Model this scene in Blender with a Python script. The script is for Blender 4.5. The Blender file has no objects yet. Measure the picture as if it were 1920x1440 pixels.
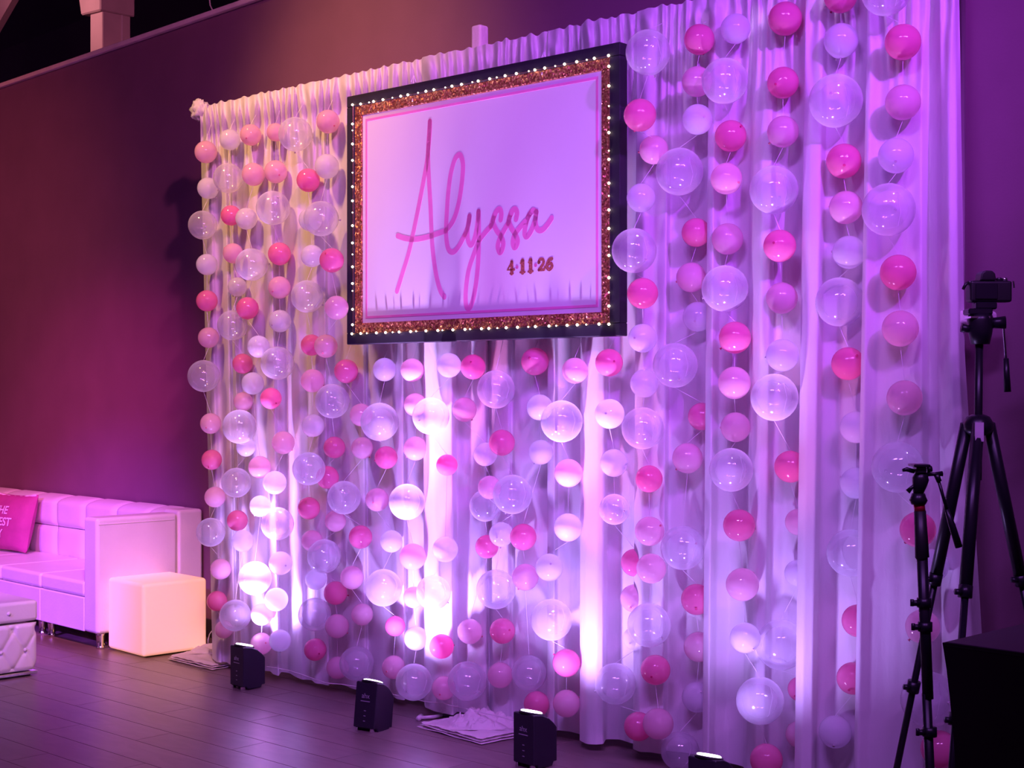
import bpy, bmesh, math, random
from mathutils import Vector, Matrix, noise
random.seed(7)
R = math.radians
sc = bpy.context.scene
col = sc.collection

# ---------------------------------------------------------------- camera
F, CX, HY, CZ = 2700.0, 960.0, 735.0, 1.47      # focal length px, centre, horizon row, eye height
cam = bpy.data.cameras.new('camera'); co = bpy.data.objects.new('camera', cam); col.objects.link(co)
co.location = (0, 0, CZ); co.rotation_euler = (R(90), 0, 0)
cam.sensor_width = 36; cam.lens = F/1920*36; cam.shift_y = (HY-720)/1920
cam.clip_end = 100
sc.camera = co
# ---------------------------------------------------------------- exposure and world
sc.view_settings.view_transform = 'Standard'; sc.view_settings.look = 'None'
sc.view_settings.exposure = 0.0; sc.view_settings.gamma = 1.0; sc.view_settings.use_curve_mapping = False
w = bpy.data.worlds.new('World'); sc.world = w; w.use_nodes = True
w.node_tree.nodes['Background'].inputs[0].default_value = (0.24, 0.05, 0.30, 1)
w.node_tree.nodes['Background'].inputs[1].default_value = 0.26

# ---------------------------------------------------------------- geometry of the place
UX, UY = 0.7486, -0.6630          # along the drape line, left to right
NX, NY = -0.6630, -0.7486         # drape normal, towards the camera
PX, PY = -1.607, 7.75             # left end of the drape line
WXx, WXy = 0.698, -0.716          # along the long wall, left to right
WNx, WNy = 0.716, 0.698           # into the wall
WANG = math.atan2(WXy, WXx)
def drape(px, off):               # ground point on the plane 'off' in front of the drape, seen in column px
    k = (px-CX)/F
    bx, by = PX+NX*off, PY+NY*off
    s = (k*by-bx)/(UX-k*UY)
    return Vector((bx+UX*s, by+UY*s, 0))
def zat(py, Y): return CZ+(HY-py)/F*Y
def at(px, py, Y): return Vector(((px-CX)/F*Y, Y, zat(py, Y)))
def ground(px, py):
    Y = CZ*F/(py-HY); return Vector(((px-CX)/F*Y, Y, 0))
def wf(o, x, y, z=0): return Vector((o[0]+WXx*x+WNx*y, o[1]+WXy*x+WNy*y, z))

# ---------------------------------------------------------------- lights of the room and added fills
def spot(name, loc, tgt, col_, e, size, blend=0.6, soft=0.05):
    l = bpy.data.lights.new(name, 'SPOT'); l.energy = e; l.color = col_; l.spot_size = R(size); l.spot_blend = blend; l.shadow_soft_size = soft
    o = bpy.data.objects.new(name, l); col.objects.link(o); o.location = loc
    o.rotation_euler = (Vector(tgt)-Vector(loc)).to_track_quat('-Z', 'Y').to_euler(); return o
def area(name, loc, tgt, col_, e, s, s2, spread):
    l = bpy.data.lights.new(name, 'AREA'); l.energy = e; l.color = col_; l.shape = 'RECTANGLE'; l.size = s; l.size_y = s2; l.spread = R(spread)
    o = bpy.data.objects.new(name, l); col.objects.link(o); o.location = loc
    o.rotation_euler = (Vector(tgt)-Vector(loc)).to_track_quat('-Z', 'Y').to_euler(); return o
# warm house light, upper left of the stage
spot('warm_lamp', (-3.2, 5.0, 6.2), (-1.1, 7.3, 2.95), (1.0, 0.52, 0.17), 1150, 34, 1.0, 0.3)
spot('warm_wash_lamp', (-5.2, 5.0, 4.3), (-4.8, 10.4, 1.6), (1.0, 0.24, 0.20), 700, 65, 1.0, 0.2)
# violet stage wash from the upper right
spot('violet_lamp', (2.2, 0.8, 4.2), (0.98, 5.4, 2.6), (0.46, 0.05, 1.0), 1150, 33, 1.0, 0.08)
# two tube fixtures overhead, doubling as added front fill
area('violet_tube_lamp', (-0.6, 1.6, 4.3), (-0.1, 6.2, 1.1), (0.50, 0.17, 1.0), 31, 1.3, 0.12, 80)
area('pink_tube_lamp', (1.4, 1.2, 4.3), (0.0, 5.8, 0.9), (0.60, 0.18, 1.0), 13, 1.3, 0.12, 64)
spot('peach_lamp', (-0.9, 3.6, 4.0), (-2.15, 7.9, 0.30), (1.0, 0.47, 0.34), 620, 24, 1.0, .1)
spot('violet_sofa_lamp', (-4.6, 3.4, 3.0), (-3.0, 8.7, 0.2), (0.34, 0.07, 1.0), 2600, 26, 1.0, 0.08)
spot('magenta_lamp', (-2.6, 5.4, 4.4), (-3.3, 9.1, 0.4), (1.0, 0.13, 0.62), 800, 42, 1.0, 0.1)
spot('magenta_wall_lamp', (-1.8, 4.5, 2.6), (-2.75, 9.5, 1.5), (0.9, 0.05, 0.45), 600, 22, 1.0, 0.1)
spot('roof_post_fill', (-9.0, 9.5, 6.0), (-3.3, 11.5, 4.9), (1.0, .38, .45), 1500, 20, 1.0, .1)  # added fill that brightens the post's left face, no fixture there
spot('plum_wall_fill', (0.5, 1.5, 4.6), (-2.9, 9.7, 3.0), (0.9, 0.22, 0.52), 1000, 44, 1.0, 0.1)  # added plum fill lifting the upper left of the long wall

# ---------------------------------------------------------------- materials
def mat(name): 
    m = bpy.data.materials.new(name); m.use_nodes = True; nt = m.node_tree; nt.nodes.clear()
    out = nt.nodes.new('ShaderNodeOutputMaterial'); return m, nt, out
def N(nt, t, **kw):
    n = nt.nodes.new(t)
    for k, v in kw.items():
        if k.startswith('i_'): n.inputs[k[2:].replace('_', ' ')].default_value = v
        else: setattr(n, k, v)
    return n
def simple(name, c, rough=0.5, metal=0, noise_s=0, var=0.1, bump=0, bump_s=60, emit=None, es=0, spec=0.5, sheen=0, trans=0):
    m, nt, out = mat(name); L = nt.links.new
    b = N(nt, 'ShaderNodeBsdfPrincipled'); b.inputs['Roughness'].default_value = rough; b.inputs['Metallic'].default_value = metal
    b.inputs['Specular IOR Level'].default_value = spec
    if sheen: b.inputs['Sheen Weight'].default_value = sheen
    tc = N(nt, 'ShaderNodeTexCoord')
    if noise_s:
        n = N(nt, 'ShaderNodeTexNoise'); n.inputs['Scale'].default_value = noise_s; n.inputs['Detail'].default_value = 5
        L(tc.outputs['Object'], n.inputs['Vector'])
        r = N(nt, 'ShaderNodeValToRGB'); L(n.outputs[0], r.inputs[0])
        r.color_ramp.elements[0].position = .3; r.color_ramp.elements[1].position = .7
        r.color_ramp.elements[0].color = tuple(max(0, x*(1-var)) for x in c)+(1,)
        r.color_ramp.elements[1].color = tuple(min(1, x*(1+var)) for x in c)+(1,)
        L(r.outputs[0], b.inputs['Base Color'])
    else: b.inputs['Base Color'].default_value = tuple(c)+(1,)
    if bump:
        n2 = N(nt, 'ShaderNodeTexNoise'); n2.inputs['Scale'].default_value = bump_s; n2.inputs['Detail'].default_value = 4
        L(tc.outputs['Object'], n2.inputs['Vector'])
        bp = N(nt, 'ShaderNodeBump'); bp.inputs['Strength'].default_value = bump; bp.inputs['Distance'].default_value = 0.01
        L(n2.outputs[0], bp.inputs['Height']); L(bp.outputs[0], b.inputs['Normal'])
    if emit: b.inputs['Emission Color'].default_value = tuple(emit)+(1,); b.inputs['Emission Strength'].default_value = es
    if trans:
        t = N(nt, 'ShaderNodeBsdfTranslucent'); t.inputs[0].default_value = tuple(c)+(1,)
        mx = N(nt, 'ShaderNodeMixShader'); mx.inputs[0].default_value = trans
        L(b.outputs[0], mx.inputs[1]); L(t.outputs[0], mx.inputs[2]); L(mx.outputs[0], out.inputs[0])
    else: L(b.outputs[0], out.inputs[0])
    return m
def clear_latex():
    m, nt, out = mat('clear_latex'); L = nt.links.new
    tr = N(nt, 'ShaderNodeBsdfTransparent'); tr.inputs[0].default_value = (.97, .96, .99, 1)
    b = N(nt, 'ShaderNodeBsdfDiffuse'); b.inputs[0].default_value = (.88, .86, .95, 1)
    t = N(nt, 'ShaderNodeBsdfTranslucent'); t.inputs[0].default_value = (.88, .86, .95, 1)
    mx = N(nt, 'ShaderNodeMixShader'); mx.inputs[0].default_value = .35; L(b.outputs[0], mx.inputs[1]); L(t.outputs[0], mx.inputs[2])
    lw = N(nt, 'ShaderNodeLayerWeight'); lw.inputs[0].default_value = .5
    mr = N(nt, 'ShaderNodeMapRange'); mr.inputs['From Min'].default_value = 0; mr.inputs['From Max'].default_value = 1
    pw = N(nt, 'ShaderNodeMath', operation='POWER'); L(lw.outputs['Facing'], pw.inputs[0]); pw.inputs[1].default_value = 3.8
    L(pw.outputs[0], mr.inputs['Value']); mr.inputs['To Min'].default_value = .27; mr.inputs['To Max'].default_value = .95
    m2 = N(nt, 'ShaderNodeMixShader'); L(mr.outputs[0], m2.inputs[0]); L(tr.outputs[0], m2.inputs[1]); L(mx.outputs[0], m2.inputs[2])
    gl = N(nt, 'ShaderNodeBsdfGlossy'); gl.inputs['Roughness'].default_value = .10; p4 = N(nt, 'ShaderNodeMath', operation='POWER'); L(lw.outputs['Facing'], p4.inputs[0]); p4.inputs[1].default_value = 4.5
    ml = N(nt, 'ShaderNodeMath', operation='MULTIPLY_ADD'); L(p4.outputs[0], ml.inputs[0]); ml.inputs[1].default_value = .45; ml.inputs[2].default_value = .05
    m3 = N(nt, 'ShaderNodeMixShader'); L(ml.outputs[0], m3.inputs[0]); L(m2.outputs[0], m3.inputs[1]); L(gl.outputs[0], m3.inputs[2])
    L(m3.outputs[0], out.inputs[0]); return m
def latex(name, c, t=.4, alpha=1.0):
    m, nt, out = mat(name); L = nt.links.new
    b = N(nt, 'ShaderNodeBsdfPrincipled'); b.inputs['Base Color'].default_value = tuple(c)+(1,); b.inputs['Roughness'].default_value = .08; b.inputs['Coat Weight'].default_value = .6; b.inputs['Coat Roughness'].default_value = .05
    tr = N(nt, 'ShaderNodeBsdfTranslucent'); tr.inputs[0].default_value = tuple(c)+(1,)
    tp = N(nt, 'ShaderNodeBsdfTransparent'); tp.inputs[0].default_value = tuple(.4+.6*x for x in c)+(1,)
    mx = N(nt, 'ShaderNodeMixShader'); mx.inputs[0].default_value = t; L(b.outputs[0], mx.inputs[1]); L(tr.outputs[0], mx.inputs[2])
    m2 = N(nt, 'ShaderNodeMixShader'); m2.inputs[0].default_value = alpha; L(tp.outputs[0], m2.inputs[1]); L(mx.outputs[0], m2.inputs[2])
    L(m2.outputs[0], out.inputs[0]); return m
def fabric():
    m, nt, out = mat('sheer_white_fabric'); L = nt.links.new
    tc = N(nt, 'ShaderNodeTexCoord')
    mp = N(nt, 'ShaderNodeMapping'); mp.inputs['Scale'].default_value = (1, 1, .35); L(tc.outputs['Object'], mp.inputs[0])
    n = N(nt, 'ShaderNodeTexNoise'); n.inputs['Scale'].default_value = 38; n.inputs['Detail'].default_value = 6; n.inputs['Distortion'].default_value = .6
    L(mp.outputs[0], n.inputs['Vector'])
    bp = N(nt, 'ShaderNodeBump'); bp.inputs['Strength'].default_value = .35; bp.inputs['Distance'].default_value = .006; L(n.outputs[0], bp.inputs['Height'])
    d = N(nt, 'ShaderNodeBsdfPrincipled'); d.inputs['Base Color'].default_value = (.86, .83, .86, 1); d.inputs['Roughness'].default_value = .55
    d.inputs['Specular IOR Level'].default_value = .3; d.inputs['Sheen Weight'].default_value = .3
    L(bp.outputs[0], d.inputs['Normal'])
    t = N(nt, 'ShaderNodeBsdfTranslucent'); t.inputs[0].default_value = (.8, .76, .82, 1); L(bp.outputs[0], t.inputs['Normal'])
    mx = N(nt, 'ShaderNodeMixShader'); mx.inputs[0].default_value = .22; L(d.outputs[0], mx.inputs[1]); L(t.outputs[0], mx.inputs[2])
    L(mx.outputs[0], out.inputs[0]); return m
def plank_mat():
    m, nt, out = mat('dark_plank'); L = nt.links.new
    tc = N(nt, 'ShaderNodeTexCoord'); oi = N(nt, 'ShaderNodeObjectInfo')
    mp = N(nt, 'ShaderNodeMapping'); mp.inputs['Scale'].default_value = (1.6, 4.5, 1)
    ad = N(nt, 'ShaderNodeVectorMath', operation='ADD'); L(tc.outputs['Object'], ad.inputs[0]); L(oi.outputs['Random'], ad.inputs[1]); 
    L(ad.outputs[0], mp.inputs[0])
    n = N(nt, 'ShaderNodeTexNoise'); n.inputs['Scale'].default_value = 3.0; n.inputs['Detail'].default_value = 7; n.inputs['Distortion'].default_value = 1.2
    L(mp.outputs[0], n.inputs['Vector'])
    r = N(nt, 'ShaderNodeValToRGB'); L(n.outputs[0], r.inputs[0])
    r.color_ramp.elements[0].position = .32; r.color_ramp.elements[0].color = (.17, .115, .115, 1)
    r.color_ramp.elements[1].position = .72; r.color_ramp.elements[1].color = (.235, .165, .16, 1)
    hs = N(nt, 'ShaderNodeHueSaturation'); L(r.outputs[0], hs.inputs['Color'])
    mr = N(nt, 'ShaderNodeMapRange'); L(oi.outputs['Random'], mr.inputs[0]); mr.inputs['To Min'].default_value = .94; mr.inputs['To Max'].default_value = 1.06
    L(mr.outputs[0], hs.inputs['Value'])
    b = N(nt, 'ShaderNodeBsdfPrincipled'); L(hs.outputs[0], b.inputs['Base Color'])
    rr = N(nt, 'ShaderNodeMapRange'); L(n.outputs[0], rr.inputs[0]); rr.inputs['To Min'].default_value = .30; rr.inputs['To Max'].default_value = .36
    L(rr.outputs[0], b.inputs['Roughness'])
    bp = N(nt, 'ShaderNodeBump'); bp.inputs['Strength'].default_value = .04; bp.inputs['Distance'].default_value = .001; L(n.outputs[0], bp.inputs['Height']); L(bp.outputs[0], b.inputs['Normal'])
    L(b.outputs[0], out.inputs[0]); return m
def glitter():
    m, nt, out = mat('rose_gold_glitter'); L = nt.links.new
    tc = N(nt, 'ShaderNodeTexCoord')
    v = N(nt, 'ShaderNodeTexVoronoi'); v.inputs['Scale'].default_value = 150; L(tc.outputs['Object'], v.inputs['Vector'])
    r = N(nt, 'ShaderNodeValToRGB'); L(v.outputs['Color'], r.inputs[0])
    r.color_ramp.elements[0].color = (.16, .035, .02, 1); r.color_ramp.elements[1].color = (.95, .45, .30, 1)
    e = r.color_ramp.elements.new(.6); e.color = (.50, .15, .09, 1)
    b = N(nt, 'ShaderNodeBsdfPrincipled'); L(r.outputs[0], b.inputs['Base Color']); b.inputs['Roughness'].default_value = .35; b.inputs['Metallic'].default_value = .55
    sub = N(nt, 'ShaderNodeVectorMath', operation='SUBTRACT'); L(v.outputs['Color'], sub.inputs[0]); sub.inputs[1].default_value = (.5, .5, .5)
    scl = N(nt, 'ShaderNodeVectorMath', operation='SCALE'); L(sub.outputs[0], scl.inputs[0]); scl.inputs['Scale'].default_value = 1.1
    g = N(nt, 'ShaderNodeNewGeometry'); ad = N(nt, 'ShaderNodeVectorMath', operation='ADD'); L(g.outputs['Normal'], ad.inputs[0]); L(scl.outputs[0], ad.inputs[1])
    nm = N(nt, 'ShaderNodeVectorMath', operation='NORMALIZE'); L(ad.outputs[0], nm.inputs[0]); L(nm.outputs[0], b.inputs['Normal'])
    L(b.outputs[0], out.inputs[0]); return m
M = dict(
    hot=latex('hot_pink_latex', (.97, .31, .58), .5), pale=latex('pale_pink_latex', (.97, .66, .80), .5, .9),
    white=latex('pearl_latex', (.93, .92, 1.0), .5, .82), clear=clear_latex(),
    fabric=fabric(), plank=plank_mat(), glit=glitter(),
    hotknot=simple('hot_pink_knot', (.62, .03, .18), .5), paleknot=simple('pale_pink_knot', (.75, .2, .3), .5), whiteknot=simple('pearl_knot', (.6, .5, .58), .5),
    wall=simple('plum_wall_paint', (.20, .085, .15), .6, 0, 3, .06, .05, 120),
    farwall=simple('dark_far_wall_paint', (.045, .03, .045), .8, 0, 2, .1),
    trim=simple('wall_cap_paint', (.75, .62, .62), .5, 0, 8, .1), post=simple('post_paint', (.6, .45, .42), .6, 0, 5, .08),
    base=simple('baseboard_paint', (.03, .022, .03), .5, 0, 5, .1), subfloor=simple('floor_underlay', (.02, .014, .014), .8, 0, 5, .1),
    leather=simple('white_leather', (.80, .77, .78), .42, 0, 6, .03, .12, 90), seam=simple('leather_seam', (.45, .40, .42), .6, 0, 6, .05),
    chrome=simple('chrome', (.8, .8, .82), .12, 1, 4, .03), dark=simple('black_plastic', (.012, .011, .014), .42, 0, 9, .2),
    casing=simple('uplight_casing', (.020, .014, .030), .45, 0, 9, .1), print=simple('grey_print', (.35, .3, .38), .6, 0, 20, .05),
    lens=simple('lit_lens', (.9, .85, .95), .3, 0, 0, 0, 0, 0, (.85, .7, 1.0), 6),
    cubem=simple('glowing_plastic', (.9, .8, .75), .4, 0, 3, .03, 0, 0, (1.0, .40, .20), .66),
    black=simple('black_frame_cloth', (.016, .012, .024), .75, 0, 9, .2), panel=simple('white_sign_panel', (.80, .76, .79), .5, 0, 2, .02),
    pink=simple('pink_print', (.86, .24, .54), .5, 0, 12, .06), bulb=simple('warm_bulb', (1, .9, .75), .3, 0, 0, 0, 0, 0, (1, .82, .55), 7),
    wire=simple('clear_wire', (.75, .68, .7), .3, 0, 5, .05), copper=simple('copper_wire', (.5, .25, .15), .35, .8, 9, .1),
    pillow=simple('pink_pillow_cloth', (.48, .06, .26), .7, 0, 9, .12, .2, 200), ptext=simple('white_pillow_print', (.9, .62, .86), .6, 0, 9, .05),
    cloth=simple('white_base_cloth', (.86, .78, .78), .7, 0, 8, .05, .3, 60, trans=.1), spandex=simple('black_spandex', (.010, .007, .014), .55, 0, 5, .1, sheen=.2),
    tripod=simple('black_tripod_metal', (.014, .011, .02), .35, .3, 9, .1), red=simple('red_anodised', (.45, .01, .04), .35, .5, 9, .1),
    tagm=simple('pale_sticker', (.6, .45, .6), .6, 0, 20, .08), ceil=simple('dark_ceiling_paint', (.03, .02, .035), .9, 0, 2, .1),
    date=simple('rose_gold_print', (.50, .16, .12), .35, .2, 160, .5),
    line=simple('nylon_line', (.85, .8, .88), .3, 0, 5, .03, spec=.8))

# ---------------------------------------------------------------- builders
class MB:
    def __init__(s): s.v = []; s.f = []
    def add(s, vs, fs):
        o = len(s.v); s.v += [tuple(v) for v in vs]; s.f += [tuple(i+o for i in f) for f in fs]; return s
    def box(s, x0, x1, y0, y1, z0, z1):
        return s.add([(x0,y0,z0),(x1,y0,z0),(x1,y1,z0),(x0,y1,z0),(x0,y0,z1),(x1,y0,z1),(x1,y1,z1),(x0,y1,z1)],
                     [(0,3,2,1),(4,5,6,7),(0,1,5,4),(1,2,6,5),(2,3,7,6),(3,0,4,7)])
    def tube(s, pts, r, n=8, caps=True):
        pts = [Vector(p) for p in pts]; rs = r if isinstance(r, (list, tuple)) else [r]*len(pts)
        vs, fs = [], []; up = None
        for i, p in enumerate(pts):
            t = (pts[min(i+1, len(pts)-1)]-pts[max(i-1, 0)]).normalized()
            if up is None:
                up = t.orthogonal().normalized()
            up = (up-t*up.dot(t)); up = up.normalized() if up.length > 1e-5 else t.orthogonal().normalized()
            b = t.cross(up)
            for k in range(n):
                a = 2*math.pi*k/n; vs.append(p+(up*math.cos(a)+b*math.sin(a))*rs[i])
        for i in range(len(pts)-1):
            for k in range(n):
                k2 = (k+1) % n; fs.append((i*n+k, i*n+k2, (i+1)*n+k2, (i+1)*n+k))
        if caps: fs.append(tuple(range(n-1, -1, -1))); fs.append(tuple((len(pts)-1)*n+k for k in range(n)))
        return s.add(vs, fs)
    def grid(s, fn, nu, nv):
        vs = [fn(i/nu, j/nv) for j in range(nv+1) for i in range(nu+1)]
        fs = [(j*(nu+1)+i, j*(nu+1)+i+1, (j+1)*(nu+1)+i+1, (j+1)*(nu+1)+i) for j in range(nv) for i in range(nu)]
        return s.add(vs, fs)
    def prism(s, pts2, y0, y1, axis='y'):
        n = len(pts2)
        mk = (lambda a, b, c: (a, c, b)) if axis == 'y' else ((lambda a, b, c: (c, a, b)) if axis == 'x' else (lambda a, b, c: (a, b, c)))
        vs = [mk(a, b, y0) for a, b in pts2]+[mk(a, b, y1) for a, b in pts2]
        return s.add(vs, [tuple(range(n-1, -1, -1)), tuple(range(n, 2*n))]+[(i, (i+1) % n, (i+1) % n+n, i+n) for i in range(n)])
    def mesh(s, name, m, smooth=False, bevel=0, seg=3, sub=0):
        me = bpy.data.meshes.new(name); me.from_pydata(s.v, [], s.f)
        bm = bmesh.new(); bm.from_mesh(me)
        bmesh.ops.recalc_face_normals(bm, faces=bm.faces)
        if sub: bmesh.ops.subdivide_edges(bm, edges=bm.edges, cuts=sub, use_grid_fill=True)
        if bevel: bmesh.ops.bevel(bm, geom=[e for e in bm.edges if len(e.link_faces) == 2 and e.calc_face_angle() > .5], offset=bevel, segments=seg, profile=.5, affect='EDGES', clamp_overlap=True)
        bm.to_mesh(me); bm.free()
        me.materials.append(m)
        if smooth or (bevel and seg > 1):
            for p in me.polygons: p.use_smooth = True
            if not smooth or bevel: me.set_sharp_from_angle(angle=R(50))
        return me
    def build(s, name, m, parent=None, **kw):
        o = link(name, s.mesh(name, m, **kw), parent)
        if kw.get('bevel') and kw.get('seg', 3) > 1:
            wn = o.modifiers.new('weighted_normal', 'WEIGHTED_NORMAL'); wn.keep_sharp = True; wn.weight = 100
        return o
def link(name, me, parent=None):
    o = bpy.data.objects.new(name, me); col.objects.link(o)
    if parent: o.parent = parent
    return o
def tag(o, label, cat, group=None):
    o['label'] = label; o['category'] = cat
    if group: o['group'] = group
    return o
def thing(name, label, cat, loc=(0,0,0), rz=0, group=None, rot=None):
    o = bpy.data.objects.new(name, None); col.objects.link(o); o.location = loc; o.rotation_euler = rot or (0, 0, rz); o.empty_display_size = .1
    return tag(o, label, cat, group)
def struct(o): o['kind'] = 'structure'; return o
def lathe(mb, prof, n=24, cx=0, cy=0):
    vs = [(cx+r*math.cos(2*math.pi*k/n), cy+r*math.sin(2*math.pi*k/n), z) for r, z in prof for k in range(n)]
    fs = [(i*n+k, i*n+(k+1) % n, (i+1)*n+(k+1) % n, (i+1)*n+k) for i in range(len(prof)-1) for k in range(n)]
    fs += [tuple(range(n-1, -1, -1)), tuple((len(prof)-1)*n+k for k in range(n))]
    return mb.add(vs, fs)

# ================================================================ SETTING
W0 = (-1.806, 8.63)                                     # a point on the long wall's foot
floor = struct(MB().box(-9, 9, -3, 20, -.05, -.012).build('floor', M['subfloor']))
planks_o = wf((-1.0, 6.0), 0, 0)
PLK = {}
def plank(L_, W_=.18):
    key = round(L_, 3)
    if key not in PLK:
        PLK[key] = MB().box(.0004, L_-.0004, .0004, W_-.0004, -.0115, 0).mesh('plank', M['plank'], bevel=.0016, seg=1)
    return PLK[key]
PANG = math.atan2(-.680, .733)
pdx, pdy = .733, -.680; qdx, qdy = .680, .733
O0 = ground(300, 1337.5)
for j in range(-16, 15):
    offx = (j*0.43) % 1.22 if j != 0 else .0
    xs = -3.66+offx-1.22
    cuts = [xs+1.22*i for i in range(0, 8)]
    for a in cuts:
        if a > 3.8: continue
        x = O0.x+pdx*a+qdx*.18*j; y = O0.y+pdy*a+qdy*.18*j
        # stop at the long wall
        dw = (x-W0[0])*WNx+(y-W0[1])*WNy
        if dw > .02 or y < 2.2: continue
        o = link('plank', plank(1.22), floor); o.location = (x, y, 0); o.rotation_euler = (0, 0, PANG)
wall = MB().box(-6.5, 9, 0, .14, 0, 3.72).build('wall_back', M['wall']); wall.location = (W0[0], W0[1], 0); wall.rotation_euler = (0, 0, WANG); struct(wall)
cap = MB().box(-6.5, 9, -.03, .16, 3.715, 3.745).build('trim_1', M['trim'], bevel=.004, seg=1); cap.location = wall.location; cap.rotation_euler = wall.rotation_euler; struct(cap)
bb = MB().box(-6.5, 9, -.012, 0, 0, .11).build('baseboard_back', M['base'], bevel=.003, seg=1); bb.location = wall.location; bb.rotation_euler = wall.rotation_euler; struct(bb)
fw = MB().box(-30, 20, 6, 6.2, -.05, 7.4).build('wall_far', M['farwall']); fw.location = wall.location; fw.rotation_euler = wall.rotation_euler; struct(fw)
cl = struct(MB().box(-30, 20, -6, 34, 7.2, 7.3).build('ceiling', M['ceil']))
# roof post behind the long wall
pc = at(192, 100, 11.5); pc.z = 0
post = thing('roof_post', 'square pale post with a corbel, rising behind the plum wall', 'post', (pc.x, pc.y, 0), WANG)
MB().box(-.20, 0, 0, .25, 0, 7.2).build('shaft', M['post'], post, bevel=.006, seg=1)
MB().box(-.004, .006, .165, .175, 0, 7.2).build('conduit', M['trim'], post)
MB().prism([(-.36, 4.75), (-.30, 4.53), (.02, 4.51), (.02, 4.9), (-.36, 4.9)], -.03, .28).build('corbel', M['post'], post, bevel=.01, seg=1)
a, b = at(-70, 150, 12), at(60, -75, 12)
o = MB().tube([a, b], .07, 4).build('roof_brace', M['post']); tag(o, 'diagonal pale roof brace at the top left corner of the photo', 'beam')
a = at(393, -40, 10.5)
o = MB().tube([at(390, -60, 10.5), at(393, 0, 10.5), at(394, 10, 10.5), at(399, 20, 10.5), at(400, 60, 10.5)], .006, 5).build('hanging_cable', M['wire'])
tag(o, 'thin loose cable hanging behind the top of the plum wall', 'cable')

# ================================================================ DRAPES
ctrl = [(386,.0),(394,.05),(402,.05),(408,.02),(415,.01),(422,.05),(430,.06),(435,.02),(442,.06),(449,.01),(458,.0),(463,.04),(480,.055),(498,.045),(503,.09),(514,.10),(519,.02),(535,.0),(548,.04),(560,.055),(570,.03),(578,.02),(585,.06),(598,.05),(611,.06),(616,.01),(640,.0),(658,.03),(682,.035),(687,.0),(705,.03),(733,.03),(741,.07),(756,.07),(760,.01),(783,.0),(797,.01),(793,.06),(795,.11),(812,.125),(848,.11),(856,.04),(880,.03),(900,.06),(911,.05),(916,.0),(925,.04),(954,.04),(960,.01),(975,.03),(1010,.02),(1030,.01),(1026,.07),(1040,.08),(1046,.03),(1072,.0),(1094,.01),(1088,.09),(1100,.12),(1120,.12),(1134,.10),(1139,.03),(1165,.0),(1196,.01),(1190,.08),(1204,.10),(1225,.075),(1248,.075),(1255,.02),(1290,.0),(1334,.01),(1330,.07),(1322,.11),(1335,.125),(1348,.06),(1372,.02),(1403,.02),(1408,.09),(1424,.12),(1442,.10),(1450,.04),(1475,.015),(1514,.02),(1510,.08),(1499,.125),(1513,.14),(1534,.12),(1542,.04),(1575,.01),(1636,.01),(1634,.07),(1613,.13),(1621,.145),(1640,.11),(1690,.08),(1728,.08),(1742,.02),(1758,.03),(1766,.10),(1782,.13),(1798,.11),(1809,.03)]
# dense resample of the fold profile, smoothed
def dense(ct, step):
    out = []
    for (a0, b0), (a1, b1) in zip(ct[:-1], ct[1:]):
        L_ = math.hypot((a1-a0), (b1-b0)*480); n = max(2, int(L_/step))
        for k in range(n): out.append((a0+(a1-a0)*k/n, b0+(b1-b0)*k/n))
    out.append(ct[-1]); return out
prof = dense(ctrl, 1.9)
for _ in range(5):
    prof = [prof[0]]+[((p[0]+2*q[0]+r[0])/4, (p[1]+2*q[1]+r[1])/4) for p, q, r in zip(prof[:-2], prof[1:-1], prof[2:])]+[prof[-1]]
def lean(px):                      # how far a fold leans, in pixels from mid height to hem
    pts = [(380, 12), (640, 4), (1000, 0), (1300, -6), (1620, -14), (1740, 4), (1800, 40), (1812, 54)]
    for (a, b), (c, d) in zip(pts[:-1], pts[1:]):
        if px <= c: return b+(d-b)*(px-a)/(c-a)
    return pts[-1][1]
ZT, ZB = 3.02, 0.03
def fold_pt(px, off, z, i):
    zn = (1.6-z)/1.5               # +1 at hem, -1 at the top
    q = px+lean(px)*zn*(1 if zn > 0 or px < 1700 else .25)
    env = min(1, max(.30, (2.95-z)/.9*.7+.30))
    o = off*env
    s = drape(px, 0); u = (s-Vector((PX, PY, 0))).dot(Vector((UX, UY, 0)))
    o += .010*noise.noise(Vector((u*6.5, z*.55, 3.1)))+.005*noise.noise(Vector((u*18, z*1.2, 9)))
    # horizontal storage creases
    for zc in (.78, 1.18, 1.62, 2.05):
        o += .0035*math.exp(-((z-zc-.02*noise.noise(Vector((u*3, zc, 1))))/.008)**2)*(noise.noise(Vector((u*4, zc*7, 2))) > -.1)
    g = max(0, (z-2.45)/.5)        # gathers grow towards the rod
    g = min(1, g)
    o += g*(.015*math.sin(u*2*math.pi/.058+6*noise.noise(Vector((u*6, z*1.6, 0))))+.016*noise.noise(Vector((u*26+z*3, z*6, 1))))
    if z > 2.86:                   # rod pocket bulges round the rod
        t = (z-2.86)/(ZT-2.86)
        o += .035*math.sin(math.pi*min(1, t*1.02))+.018*noise.noise(Vector((u*24+z*10, z*11, 5)))*math.sin(math.pi*min(1, t+.05))
        o = o*(1-max(0, t-.75)*2)
    p = drape(q, o); 
    zz = z
    if z > ZT-.001: zz += .012*noise.noise(Vector((u*22, 0, 7)))
    if z < ZB+.001: zz += .012*noise.noise(Vector((u*3, 0, 4)))+.006
    return (p.x, p.y, zz)
zs = [ZB+(2.45-ZB)*k/52 for k in range(53)]+[2.45+(ZT-2.45)*k/30 for k in range(1, 31)]
cuts = [386, 640, 793, 1028, 1193, 1330, 1510, 1634, 1900]
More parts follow.
